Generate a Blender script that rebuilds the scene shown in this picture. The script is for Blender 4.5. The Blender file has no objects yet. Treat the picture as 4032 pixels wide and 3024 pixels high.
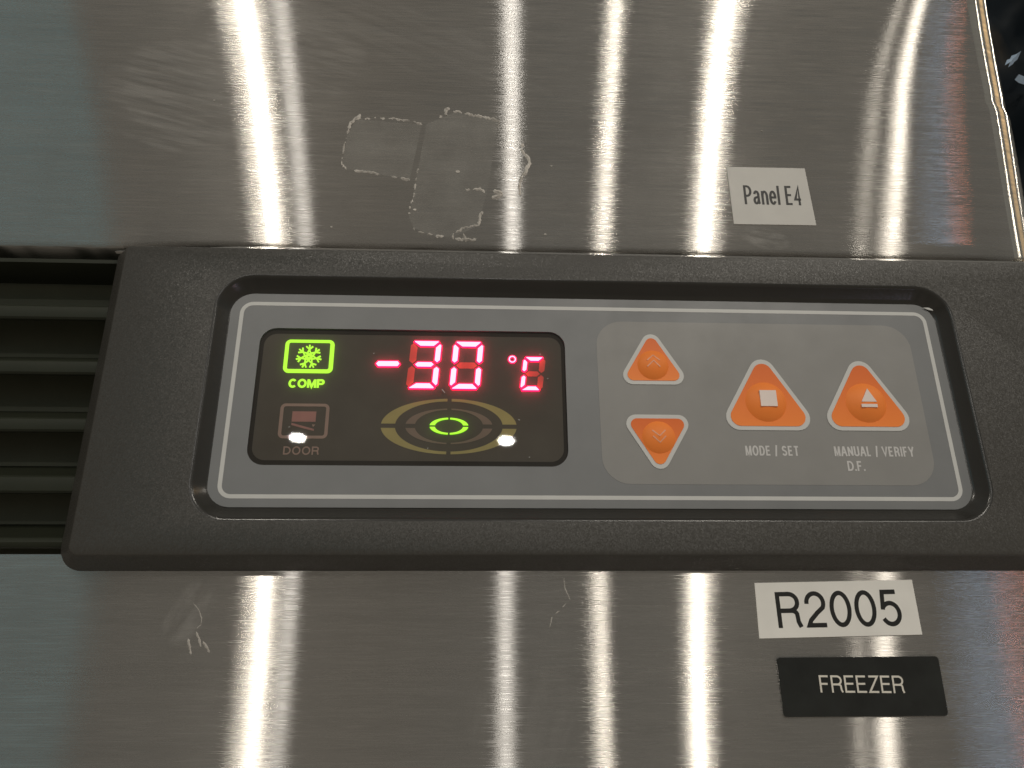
import bpy, bmesh, math, random
from mathutils import Vector, Matrix
from mathutils.geometry import tessellate_polygon
random.seed(7)
S = bpy.context.scene
COL = S.collection
K = 0.001                                  # all shapes are written in millimetres

# ------------------------------------------------------------------ camera
cam_d = bpy.data.cameras.new('camera')
cam = bpy.data.objects.new('camera', cam_d); COL.objects.link(cam)
rt = Vector((0.998778, -0.048993, -0.006472)); up = Vector((-0.011124, -0.350485, 0.936502)); fw = Vector((0.048150, 0.935286, 0.350602))
m = Matrix((rt, up, -fw)).transposed().to_4x4(); m.translation = (-0.033466, -0.201590, -0.071345)
cam.matrix_world = m
cam_d.sensor_width = 36.0; cam_d.lens = 27.036; cam_d.clip_start = 0.01; cam_d.clip_end = 50
S.camera = cam

# ------------------------------------------------------------------ light
w = bpy.data.worlds.new('World'); S.world = w; w.use_nodes = True
wb = w.node_tree.nodes['Background']
# dim, uneven interior of the room all round: paler and darker, warmer and cooler surfaces
_nt = w.node_tree; _tc = _nt.nodes.new('ShaderNodeTexCoord')
def _room(scale, detail):
    n = _nt.nodes.new('ShaderNodeTexNoise'); n.inputs['Scale'].default_value = scale; n.inputs['Detail'].default_value = detail
    _nt.links.new(_tc.outputs['Generated'], n.inputs['Vector']); return n.outputs['Fac']
def _range(v, a, b, c, d):
    n = _nt.nodes.new('ShaderNodeMapRange'); _nt.links.new(v, n.inputs[0])
    for i, x in enumerate((a, b, c, d)): n.inputs[i+1].default_value = x
    return n.outputs[0]
_mx = _nt.nodes.new('ShaderNodeMix'); _mx.data_type = 'RGBA'
_mx.inputs[6].default_value = (1.0, 0.93, 0.82, 1); _mx.inputs[7].default_value = (0.92, 0.97, 0.95, 1)
_nt.links.new(_range(_room(1.7, 2), 0.35, 0.65, 0, 1), _mx.inputs[0])
# brown floor and furniture below the horizon
_sp = _nt.nodes.new('ShaderNodeSeparateXYZ'); _nt.links.new(_tc.outputs['Generated'], _sp.inputs[0])
_m2 = _nt.nodes.new('ShaderNodeMix'); _m2.data_type = 'RGBA'; _m2.inputs[7].default_value = (1.0, 0.86, 0.68, 1)
_nt.links.new(_range(_sp.outputs[2], 0.25, -0.25, 0, 0.75), _m2.inputs[0]); _nt.links.new(_mx.outputs[2], _m2.inputs[6])
_nt.links.new(_m2.outputs[2], wb.inputs[0])
_nt.links.new(_range(_room(4.5, 3), 0.3, 0.7, 0.11, 0.295), wb.inputs[1])

def lamp(name, s, elev, dist, E, wdeg, asp=0.6, col=(1, 0.93, 0.82), shape='ELLIPSE'):
    """a luminaire of the room, or an added coloured light, seen from the panel at side component s and elevation elev"""
    e = math.radians(elev); c = math.sqrt(1 - s*s)
    d = Vector((s, -math.cos(e)*c, math.sin(e)*c))
    P = Vector((-0.033 + 0.24*s/c, 0, 0))
    L = bpy.data.lights.new(name, 'AREA'); L.shape = shape
    L.size = 2*dist*math.tan(math.radians(wdeg)/2); L.size_y = L.size*asp
    L.energy = math.pi*E*dist*dist/abs(d.y); L.color = col
    o = bpy.data.objects.new(name, L); COL.objects.link(o)
    o.location = P + d*dist
    o.rotation_euler = (-d).to_track_quat('-Z', 'Y').to_euler()
    return o
def added_fold_light(name, azim, elev, dist, E, wdeg, asp, col):
    """a luminaire off to the right of the freezer, azimuth measured from straight ahead"""
    a, e = math.radians(azim), math.radians(elev)
    d = Vector((math.sin(a)*math.cos(e), -math.cos(a)*math.cos(e), math.sin(e)))
    L = bpy.data.lights.new(name, 'AREA'); L.shape = 'ELLIPSE'; L.size = 2*dist*math.tan(math.radians(wdeg)/2); L.size_y = L.size*asp
    L.energy = math.pi*E*dist*dist; L.color = col
    o = bpy.data.objects.new(name, L); COL.objects.link(o); o.location = Vector((0.14, 0, 0.1)) + d*dist
    o.rotation_euler = (-d).to_track_quat('-Z', 'Y').to_euler()
WARM = (1.0, 0.93, 0.82)
# each ceiling fitting is a bright bulb inside a wider, dimmer reflector bowl
lamp('ceiling_lamp', -0.250, 40, 1.3, 0.11, 1.1, 0.6, WARM); lamp('lamp_bowl', -0.252, 40, 1.31, 0.14, 3.3, 0.6, WARM)
lamp('ceiling_lamp', -0.219, 16.2, 3.0, 0.045, 1.05, 0.42, (1, .96, .9))
lamp('ceiling_lamp', 0.041, 16.1, 3.0, 0.075, 1.05, 0.42, (1, .96, .9))
lamp('ceiling_lamp', 0.158, 33, 1.7, 0.05, 0.8, 0.6, WARM); lamp('lamp_bowl', 0.157, 33, 1.71, 0.05, 1.8, 0.6, WARM)
lamp('ceiling_lamp', 0.277, 36, 1.5, 0.11, 1.1, 0.6, WARM); lamp('lamp_bowl', 0.278, 36, 1.51, 0.12, 2.8, 0.6, WARM)
lamp('ceiling_lamp', 0.472, 34, 1.8, 0.04, 0.8, 0.6, WARM); lamp('lamp_bowl', 0.471, 34, 1.81, 0.05, 1.9, 0.6, WARM)
lamp('ceiling_lamp', 0.446, 24, 2.6, 0.016, 0.9, 0.6, WARM)
added_fold_light('added_fold_light', 64, 34, 2.2, 0.12, 3.0, 0.6, (1, .93, .82))  # unseen lights added to draw bright lines along the right fold
added_fold_light('added_fold_light', 84, 34, 2.2, 0.08, 14.0, 0.6, (1, .66, .30))
added_fold_light('added_fold_light', 108, 34, 2.2, 0.16, 4.0, 0.6, (1, .93, .85))
lamp('added_teal_light', -0.50, 10, 3.0, 0.024, 11.0, 2.0, (0.14, 0.80, 1.0), 'RECTANGLE')  # unseen teal light, added to tint the far-left steel
lamp('added_blue_light', 0.540, -60, 2.5, 0.016, 3.2, 1.6, (0.50, 0.70, 1.0), 'RECTANGLE')  # added blue source, gives the bluish band at lower right
lamp('added_red_light', 0.567, -60, 2.5, 0.011, 1.2, 3.0, (1.0, 0.30, 0.16), 'RECTANGLE')  # added red source, gives the reddish band beside the blue one

vs = S.view_settings
vs.view_transform = 'Standard'; vs.look = 'None'; vs.exposure = 0.25; vs.gamma = 1.0; vs.use_curve_mapping = False
S.cycles.transparent_max_bounces = 12

# ------------------------------------------------------------------ materials
def new_mat(name):
    M = bpy.data.materials.new(name); M.use_nodes = True
    nt = M.node_tree; nt.nodes.clear()
    out = nt.nodes.new('ShaderNodeOutputMaterial')
    return M, nt, out
def N(nt, t, **kw):
    n = nt.nodes.new(t)
    for k, v in kw.items():
        if k == 'inp':
            for a, b in v.items(): n.inputs[a].default_value = b
        else: setattr(n, k, v)
    return n
def LK(nt, a, b): nt.links.new(a, b)
def noise(nt, coord, scale, detail=2.0, rough=0.5, sc=1.0):
    mp = N(nt, 'ShaderNodeMapping'); mp.inputs['Scale'].default_value = scale
    LK(nt, coord, mp.inputs['Vector'])
    n = N(nt, 'ShaderNodeTexNoise'); n.inputs['Scale'].default_value = sc; n.inputs['Detail'].default_value = detail; n.inputs['Roughness'].default_value = rough
    LK(nt, mp.outputs[0], n.inputs['Vector'])
    return n.outputs['Fac']
def rng(nt, v, a, b, c, d):
    n = N(nt, 'ShaderNodeMapRange'); n.inputs['From Min'].default_value = a; n.inputs['From Max'].default_value = b
    n.inputs['To Min'].default_value = c; n.inputs['To Max'].default_value = d
    LK(nt, v, n.inputs['Value']); return n.outputs[0]
def mth(nt, op, a, b=None):
    n = N(nt, 'ShaderNodeMath', operation=op)
    for i, v in enumerate((a, b)):
        if v is None: continue
        if hasattr(v, 'is_output'): LK(nt, v, n.inputs[i])
        else: n.inputs[i].default_value = v
    return n.outputs[0]

def plain(name, col, rough=0.5, spec=0.5, coat=0.0, grain=None, bump=0.0, vary=0.06, metallic=0.0):
    M, nt, out = new_mat(name)
    b = N(nt, 'ShaderNodeBsdfPrincipled'); LK(nt, b.outputs[0], out.inputs[0])
    b.inputs['Roughness'].default_value = rough; b.inputs['Specular IOR Level'].default_value = spec
    b.inputs['Coat Weight'].default_value = coat; b.inputs['Metallic'].default_value = metallic
    co = N(nt, 'ShaderNodeTexCoord').outputs['Object']
    f = noise(nt, co, (120, 120, 120), 3)
    f2 = rng(nt, f, 0.3, 0.7, 1 - vary, 1 + vary)
    mx = N(nt, 'ShaderNodeMix', data_type='RGBA', blend_type='MULTIPLY'); mx.inputs[0].default_value = 1.0
    mx.inputs[6].default_value = (*col, 1); LK(nt, f2, mx.inputs[7]); LK(nt, mx.outputs[2], b.inputs['Base Color'])
    if grain:
        g = noise(nt, co, (grain, grain, grain), 2, 0.6)
        bp = N(nt, 'ShaderNodeBump'); bp.inputs['Strength'].default_value = bump; bp.inputs['Distance'].default_value = 0.0008
        LK(nt, g, bp.inputs['Height']); LK(nt, bp.outputs[0], b.inputs['Normal'])
    return M
def glow(name, col, strength):
    M, nt, out = new_mat(name)
    e = N(nt, 'ShaderNodeEmission'); e.inputs[0].default_value = (*col, 1); e.inputs[1].default_value = strength
    LK(nt, e.outputs[0], out.inputs[0]); return M

def stainless(name, rot, smears):
    """horizontally brushed sheet: anisotropic gloss, uneven scratch lines, wiped smears"""
    M, nt, out = new_mat(name)
    co = N(nt, 'ShaderNodeTexCoord').outputs['Object']
    g1 = noise(nt, co, (55, 1, 3300), 2, 0.6)          # scratch lines about half a millimetre apart
    g2 = noise(nt, co, (110, 1, 5200), 1, 0.5)
    g3 = noise(nt, co, (14, 1, 300), 2, 0.5)           # broader bands
    bl = noise(nt, co, (22, 22, 16), 4, 0.6)           # hand smudges
    line = mth(nt, 'ADD', mth(nt, 'MULTIPLY', g1, 0.6), mth(nt, 'ADD', mth(nt, 'MULTIPLY', g2, 0.25), mth(nt, 'MULTIPLY', g3, 0.15)))
    refl = rng(nt, line, 0.32, 0.68, 0.36, 0.59)
    col = N(nt, 'ShaderNodeMix', data_type='RGBA', blend_type='MULTIPLY'); col.inputs[0].default_value = 1.0
    col.inputs[6].default_value = (1.0, 0.965, 0.91, 1); LK(nt, refl, col.inputs[7])
    tan = N(nt, 'ShaderNodeTangent', direction_type='UV_MAP', uv_map='UVMap')
    bp = N(nt, 'ShaderNodeBump'); bp.inputs['Strength'].default_value = 0.03; bp.inputs['Distance'].default_value = 0.0002
    LK(nt, line, bp.inputs['Height'])
    ro = rng(nt, mth(nt, 'ADD', mth(nt, 'MULTIPLY', g1, 0.65), mth(nt, 'ADD', mth(nt, 'MULTIPLY', g2, 0.22), mth(nt, 'MULTIPLY', bl, 0.13))), 0.35, 0.68, 0.16, 0.36)
    a = N(nt, 'ShaderNodeBsdfAnisotropic', distribution='BECKMANN')
    a.inputs['Anisotropy'].default_value = ANI; a.inputs['Rotation'].default_value = rot
    a2 = N(nt, 'ShaderNodeBsdfAnisotropic', distribution='GGX')
    a2.inputs['Anisotropy'].default_value = 0.66; a2.inputs['Rotation'].default_value = rot; a2.inputs['Roughness'].default_value = 0.44
    for g in (a, a2):
        LK(nt, col.outputs[2], g.inputs['Color']); LK(nt, tan.outputs[0], g.inputs['Tangent'])
        LK(nt, bp.outputs[0], g.inputs['Normal'])
    LK(nt, ro, a.inputs['Roughness'])
    mx = N(nt, 'ShaderNodeMixShader'); LK(nt, rng(nt, bl, 0.35, 0.75, 0.05, 0.18), mx.inputs[0])
    LK(nt, a.outputs[0], mx.inputs[1]); LK(nt, a2.outputs[0], mx.inputs[2])
    cur = mx.outputs[0]
    # greasy wipe marks: a thin dull film with its own outline
    sep = N(nt, 'ShaderNodeSeparateXYZ'); LK(nt, co, sep.inputs[0])
    for (cx, cz, rx, rz, ang, amount, freq) in smears:
        dx = mth(nt, 'SUBTRACT', sep.outputs[0], cx*K); dz = mth(nt, 'SUBTRACT', sep.outputs[2], cz*K)
        ca, sa = math.cos(math.radians(ang)), math.sin(math.radians(ang))
        u = mth(nt, 'ADD', mth(nt, 'MULTIPLY', dx, ca), mth(nt, 'MULTIPLY', dz, sa))
        v = mth(nt, 'SUBTRACT', mth(nt, 'MULTIPLY', dz, ca), mth(nt, 'MULTIPLY', dx, sa))
        cb = N(nt, 'ShaderNodeCombineXYZ'); LK(nt, u, cb.inputs[0]); LK(nt, v, cb.inputs[2])
        wv = noise(nt, cb.outputs[0], freq, 3, 0.6)
        wv2 = noise(nt, cb.outputs[0], (60, 60, 60), 2, 0.6)
        r2 = mth(nt, 'ADD', mth(nt, 'POWER', mth(nt, 'ABSOLUTE', mth(nt, 'MULTIPLY', u, 1/(rx*K))), 2.0), mth(nt, 'POWER', mth(nt, 'ABSOLUTE', mth(nt, 'MULTIPLY', v, 1/(rz*K))), 2.0))
        r2 = mth(nt, 'ADD', r2, mth(nt, 'MULTIPLY', mth(nt, 'SUBTRACT', wv2, 0.5), 1.3))
        inside = rng(nt, r2, 0.55, 1.0, 1.0, 0.0)
        fac = mth(nt, 'MULTIPLY', mth(nt, 'MULTIPLY', inside, rng(nt, wv, 0.42, 0.66, 0.0, 1.0)), amount)
        di = N(nt, 'ShaderNodeBsdfDiffuse'); di.inputs[0].default_value = (0.62, 0.60, 0.57, 1)
        ms = N(nt, 'ShaderNodeMixShader'); LK(nt, fac, ms.inputs[0]); LK(nt, cur, ms.inputs[1]); LK(nt, di.outputs[0], ms.inputs[2])
        cur = ms.outputs[0]
    LK(nt, cur, out.inputs[0])
    return M
ANI = 0.935
STEEL_U = stainless('brushed_steel_upper', 0.0, [(-128, 103, 26, 24, -14, 0.16, (30, 1, 420)), (-95, 122, 30, 18, -16, 0.13, (30, 1, 380)), (56, 54, 8, 4.2, -12, 0.20, (120, 1, 500)), (-60, 130, 60, 14, -24, 0.06, (25, 1, 300))])
STEEL_L = stainless('brushed_steel_lower', 0.0, [(-104, -57, 9, 6, 60, 0.12, (80, 1, 260)), (-20, -82, 14, 16, 75, 0.06, (40, 1, 200))])
def grained():
    M, nt, out = new_mat('black_grained_plastic')
    b = N(nt, 'ShaderNodeBsdfPrincipled'); LK(nt, b.outputs[0], out.inputs[0])
    b.inputs['Base Color'].default_value = (0.046, 0.0425, 0.036, 1); b.inputs['Specular IOR Level'].default_value = 0.5
    co = N(nt, 'ShaderNodeTexCoord').outputs['Object']
    vo = N(nt, 'ShaderNodeTexVoronoi'); vo.inputs['Scale'].default_value = 3400; LK(nt, co, vo.inputs['Vector'])
    sb = N(nt, 'ShaderNodeVectorMath', operation='SUBTRACT'); LK(nt, vo.outputs['Color'], sb.inputs[0]); sb.inputs[1].default_value = (0.5, 0.5, 0.5)
    sc = N(nt, 'ShaderNodeVectorMath', operation='SCALE'); LK(nt, sb.outputs[0], sc.inputs[0]); sc.inputs['Scale'].default_value = 0.18
    ge = N(nt, 'ShaderNodeNewGeometry')
    ad = N(nt, 'ShaderNodeVectorMath', operation='ADD'); LK(nt, ge.outputs['Normal'], ad.inputs[0]); LK(nt, sc.outputs[0], ad.inputs[1])
    nm = N(nt, 'ShaderNodeVectorMath', operation='NORMALIZE'); LK(nt, ad.outputs[0], nm.inputs[0])
    LK(nt, nm.outputs[0], b.inputs['Normal'])
    LK(nt, rng(nt, vo.outputs['Distance'], 0.0, 0.6, 0.24, 0.46), b.inputs['Roughness'])
    return M
PLASTIC = grained()
PLASTIC_W = plain('black_glossy_plastic', (0.026, 0.0245, 0.021), 0.24, 0.5, 0, 700, 0.04)
PLASTIC_S = plain('black_smooth_plastic', (0.022, 0.025, 0.015), 0.55, 0.28)
def fold_mat():
    M, nt, out = new_mat('polished_steel_fold')
    tan = N(nt, 'ShaderNodeTangent', direction_type='UV_MAP', uv_map='UVMap')
    co = N(nt, 'ShaderNodeTexCoord').outputs['Object']
    a = N(nt, 'ShaderNodeBsdfAnisotropic', distribution='BECKMANN'); a.inputs['Anisotropy'].default_value = 0.85
    a.inputs['Color'].default_value = (0.50, 0.47, 0.42, 1)
    LK(nt, rng(nt, noise(nt, co, (30, 30, 900), 2), 0.3, 0.7, 0.16, 0.26), a.inputs['Roughness'])
    LK(nt, tan.outputs[0], a.inputs['Tangent']); LK(nt, a.outputs[0], out.inputs[0]); return M
STEEL_F = fold_mat()
def greasy(M, amount):
    nt = M.node_tree; b = nt.nodes['Principled BSDF']; co = N(nt, 'ShaderNodeTexCoord').outputs['Object']
    LK(nt, rng(nt, noise(nt, co, (45, 45, 45), 5, 0.62), 0.35, 0.68, b.inputs['Roughness'].default_value-amount, b.inputs['Roughness'].default_value+amount), b.inputs['Roughness'])
BACKING = plain('black_backing', (0.08, 0.085, 0.055), 0.6)
OVERLAY = plain('grey_film', (0.210, 0.215, 0.218), 0.42, 0.4, 0, 5000, 0.05, 0.03)
KEYFIELD = plain('light_grey_print', (0.272, 0.267, 0.256), 0.42, 0.4, 0, 5000, 0.05, 0.03)
for _m in (OVERLAY, KEYFIELD): greasy(_m, 0.13)
WHITEPRINT = plain('white_print', (0.62, 0.62, 0.60), 0.45, 0.4, 0, None, 0, 0.03)
KEYPRINT = plain('pale_print', (0.60, 0.59, 0.58), 0.45, 0.4, 0, None, 0, 0.05)
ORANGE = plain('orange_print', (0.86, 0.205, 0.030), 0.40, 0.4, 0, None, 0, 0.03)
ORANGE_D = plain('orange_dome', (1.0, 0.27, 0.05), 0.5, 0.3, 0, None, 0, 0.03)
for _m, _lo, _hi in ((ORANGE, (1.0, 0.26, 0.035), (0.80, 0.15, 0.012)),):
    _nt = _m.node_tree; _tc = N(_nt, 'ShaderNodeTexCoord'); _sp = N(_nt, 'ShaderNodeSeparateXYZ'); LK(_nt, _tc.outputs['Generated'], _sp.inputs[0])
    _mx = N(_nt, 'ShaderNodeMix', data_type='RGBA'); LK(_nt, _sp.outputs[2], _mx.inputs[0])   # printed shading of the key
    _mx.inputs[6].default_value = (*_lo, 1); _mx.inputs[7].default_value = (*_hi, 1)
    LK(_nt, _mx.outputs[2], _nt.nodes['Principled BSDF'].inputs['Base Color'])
SYMBOL = plain('symbol_print', (0.86, 0.74, 0.68), 0.45, 0.4, 0, None, 0, 0.03)
SYMBOL_O = plain('faint_symbol_print', (0.88, 0.45, 0.28), 0.45, 0.4, 0, None, 0, 0.03)
DISPLAY = plain('dark_display_back', (0.165, 0.145, 0.116), 0.6, 0.3)
DISPLAY_M = plain('dark_display_mask', (0.042, 0.034, 0.024), 0.6, 0.3)
RED_OFF = plain('unlit_red_segment', (0.80, 0.19, 0.15), 0.6, 0.2)
RED_OFF.node_tree.nodes['Principled BSDF'].inputs['Emission Color'].default_value = (1, 0.12, 0.10, 1)   # own glow put in to stand for light leaking from the lit neighbours
RED_OFF.node_tree.nodes['Principled BSDF'].inputs['Emission Strength'].default_value = 0.06
YEL_OFF = plain('unlit_yellow_print', (0.64, 0.55, 0.25), 0.6, 0.2)
GRY_OFF = plain('unlit_grey_print', (0.39, 0.30, 0.24), 0.6, 0.2)
DOOR_OFF = plain('unlit_rose_print', (0.62, 0.34, 0.30), 0.6, 0.2)
DOORF_OFF = plain('unlit_rose_frame', (0.60, 0.43, 0.36), 0.6, 0.2)
RED_ON = glow('lit_red_core', (1.0, 0.60, 0.86), 1.35)
RED_RIM = glow('lit_red_rim', (1.0, 0.006, 0.075), 2.6)
RED_SIDE = glow('lit_red_side', (1.0, 0.004, 0.05), 7.0)
GRN_ON = glow('lit_green_core', (0.46, 1.0, 0.055), 1.05)
GRN_RIM = glow('lit_green_rim', (0.16, 0.62, 0.005), 0.9)
PAPER = plain('white_label_tape', (0.55, 0.535, 0.50), 0.45, 0.5, 0, None, 0, 0.04)
PAPER_B = plain('bright_label_tape', (0.86, 0.84, 0.79), 0.45, 0.5, 0, None, 0, 0.04)
INK = plain('black_ink', (0.012, 0.012, 0.011), 0.45, 0.4)
PLATE = plain('black_nameplate', (0.014, 0.016, 0.015), 0.16, 0.5, 0, 300, 0.02, 0.3)
PLATEINK = plain('cream_engraving', (0.74, 0.70, 0.62), 0.5, 0.4)
RESIDUE = plain('dried_adhesive', (0.50, 0.47, 0.43), 0.75, 0.2, 0, 1200, 0.6, 0.35)
DARK = plain('dark_wall_paint', (0.004, 0.007, 0.010), 0.7, 0.08)
BAG = plain('dark_plastic_film', (0.003, 0.006, 0.009), 0.55, 0.08)
GLINT_BLUE = plain('pale_blue_glint', (0.60, 0.78, 1.0), 0.25, 0.8, 0.5)  # pale colour stands for glints of light on the dark film
# tinted clear pane in front of the display
def pane_mat():
    M, nt, out = new_mat('clear_display_pane')
    t = N(nt, 'ShaderNodeBsdfTransparent'); t.inputs[0].default_value = (0.97, 0.96, 0.95, 1)
    g = N(nt, 'ShaderNodeBsdfGlossy', distribution='BECKMANN'); g.inputs['Roughness'].default_value = 0.036
    co = N(nt, 'ShaderNodeTexCoord').outputs['Object']
    f = N(nt, 'ShaderNodeFresnel'); f.inputs[0].default_value = 1.5
    mx = N(nt, 'ShaderNodeMixShader'); LK(nt, f.outputs[0], mx.inputs[0]); LK(nt, t.outputs[0], mx.inputs[1]); LK(nt, g.outputs[0], mx.inputs[2])
    LK(nt, mx.outputs[0], out.inputs[0]); return M
PANE = pane_mat()
def film_mat():
    M, nt, out = new_mat('thin_adhesive_film')
    t = N(nt, 'ShaderNodeBsdfTransparent'); d = N(nt, 'ShaderNodeBsdfDiffuse'); d.inputs[0].default_value = (0.50, 0.49, 0.46, 1)
    co = N(nt, 'ShaderNodeTexCoord').outputs['Object']
    f = rng(nt, noise(nt, co, (90, 90, 90), 3, 0.6), 0.3, 0.75, 0.05, 0.26)
    mx = N(nt, 'ShaderNodeMixShader'); LK(nt, f, mx.inputs[0]); LK(nt, t.outputs[0], mx.inputs[1]); LK(nt, d.outputs[0], mx.inputs[2])
    LK(nt, mx.outputs[0], out.inputs[0]); return M
FILM = film_mat()

# ------------------------------------------------------------------ helpers
def link(name, me, mats, parent=None):
    o = bpy.data.objects.new(name, me); COL.objects.link(o)
    for mm in (mats if isinstance(mats, (list, tuple)) else [mats]): me.materials.append(mm)
    if parent: o.parent = parent
    return o
def mesh(name, verts, faces, mats, parent=None, smooth=None, midx=None):
    me = bpy.data.meshes.new(name)
    me.from_pydata([(x*K, y*K, z*K) for x, y, z in verts], [], faces)
    if smooth is not None:
        me.polygons.foreach_set('use_smooth', [True]*len(me.polygons)); me.set_sharp_from_angle(angle=math.radians(smooth))
    o = link(name, me, mats, parent)
    if midx: me.polygons.foreach_set('material_index', midx)
    me.update(); return o
def thing(name, label, cat, group=None, loc=(0, 0, 0)):
    o = bpy.data.objects.new(name, None); COL.objects.link(o)
    o.empty_display_size = 0.01
    o['label'] = label; o['category'] = cat
    if group: o['group'] = group
    return o
def fillet(poly, r, n=6):
    """round the corners of a counter-clockwise polygon"""
    rr = r if isinstance(r, (list, tuple)) else [r]*len(poly)
    out = []
    for i, p in enumerate(poly):
        a = Vector(poly[i-1]) - Vector(p); b = Vector(poly[(i+1) % len(poly)]) - Vector(p)
        a.normalize(); b.normalize(); r_ = rr[i]
        if r_ <= 0: out.append(tuple(p)); continue
        h = math.acos(max(-1, min(1, a.dot(b))))/2
        t = r_/math.tan(h); c = Vector(p) + (a+b).normalized()*(r_/math.sin(h))
        p0 = Vector(p)+a*t - c; p1 = Vector(p)+b*t - c
        a0 = math.atan2(p0.y, p0.x); a1 = math.atan2(p1.y, p1.x); d = (a1-a0+math.pi) % (2*math.pi) - math.pi
        for k in range(n+1):
            q = a0 + d*k/n; out.append((c.x+r_*math.cos(q), c.y+r_*math.sin(q)))
    return out
def rect(x0, x1, z0, z1): return [(x0, z0), (x1, z0), (x1, z1), (x0, z1)]
def rrect(x0, x1, z0, z1, r, n=6): return fillet(rect(x0, x1, z0, z1), r, n)
def prism(name, poly, yf, yb, mat, parent=None):
    n = len(poly)
    v = [(x, yf, z) for x, z in poly] + [(x, yb, z) for x, z in poly]
    f = [tuple(range(n))] + [(i, n+i, n+(i+1) % n, (i+1) % n) for i in range(n)]
    return mesh(name, v, f, mat, parent)
def lofted(name, loops, mat, parent=None, cap=True, smooth=None, hole_first=None):
    """loops of equal length [(x,y,z)...] joined one after another; the last may be capped"""
    n = len(loops[0]); v = [p for l in loops for p in l]; f = []
    for k in range(len(loops)-1):
        for i in range(n):
            j = (i+1) % n; f.append((k*n+i, k*n+j, (k+1)*n+j, (k+1)*n+i))
    if cap: f.append(tuple((len(loops)-1)*n+i for i in range(n)))
    return mesh(name, v, f, mat, parent, smooth)
def ring(name, outer, inner, yf, yb, mat, parent=None):
    n = len(outer)
    v = [(x, yb, z) for x, z in outer] + [(x, yf, z) for x, z in outer] + [(x, yf, z) for x, z in inner] + [(x, yb, z) for x, z in inner]
    f = []
    for k in range(3):
        for i in range(n):
            j = (i+1) % n; f.append((k*n+i, k*n+j, (k+1)*n+j, (k+1)*n+i))
    return mesh(name, v, f, mat, parent)
def ribbon(path, widths):
    """flat stroke polygon round a polyline -> (left, right) point lists"""
    L, R_ = [], []
    for i, p in enumerate(path):
        a = Vector(path[max(i-1, 0)]); b = Vector(path[min(i+1, len(path)-1)]); d = (b-a)
        if d.length == 0: d = Vector((1, 0))
        d.normalize(); nrm = Vector((-d.y, d.x))*(widths[i]/2)
        L.append((p[0]+nrm.x, p[1]+nrm.y)); R_.append((p[0]-nrm.x, p[1]-nrm.y))
    return L, R_
def strokes(name, paths, width, yf, yb, mat, parent=None):
    v, f = [], []
    for path in paths:
        L, R_ = ribbon(path, [width]*len(path)); n = len(path); b = len(v)
        v += [(x, yf, z) for x, z in L] + [(x, yf, z) for x, z in R_] + [(x, yb, z) for x, z in L] + [(x, yb, z) for x, z in R_]
        for i in range(n-1):
            f += [(b+n+i, b+n+i+1, b+i+1, b+i), (b+i, b+i+1, b+2*n+i+1, b+2*n+i), (b+n+i+1, b+n+i, b+3*n+i, b+3*n+i+1)]
        f += [(b, b+2*n, b+3*n, b+n), (b+n-1, b+2*n-1, b+4*n-1, b+3*n-1)]
    return mesh(name, v, f, mat, parent)
def _arc(cx, cy, rx, ry, a0, a1, n=14):
    return [(cx+rx*math.cos(math.radians(a0+(a1-a0)*i/n)), cy+ry*math.sin(math.radians(a0+(a1-a0)*i/n))) for i in range(n+1)]
GW = {'P': .60, 'a': .52, 'n': .47, 'e': .52, 'l': 0, 'E': .55, '4': .56, 'R': .64, '2': .54, '0': .54, '5': .54, 'F': .52, 'Z': .58, 'C': .68, 'O': .74, 'M': .74, 'D': .64, 'S': .60, 'T': .58, '/': .24, 'A': .70, 'N': .64, 'U': .62, 'L': .48, 'V': .68, 'I': 0, 'Y': .66, '.': 0, ' ': .38}
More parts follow.
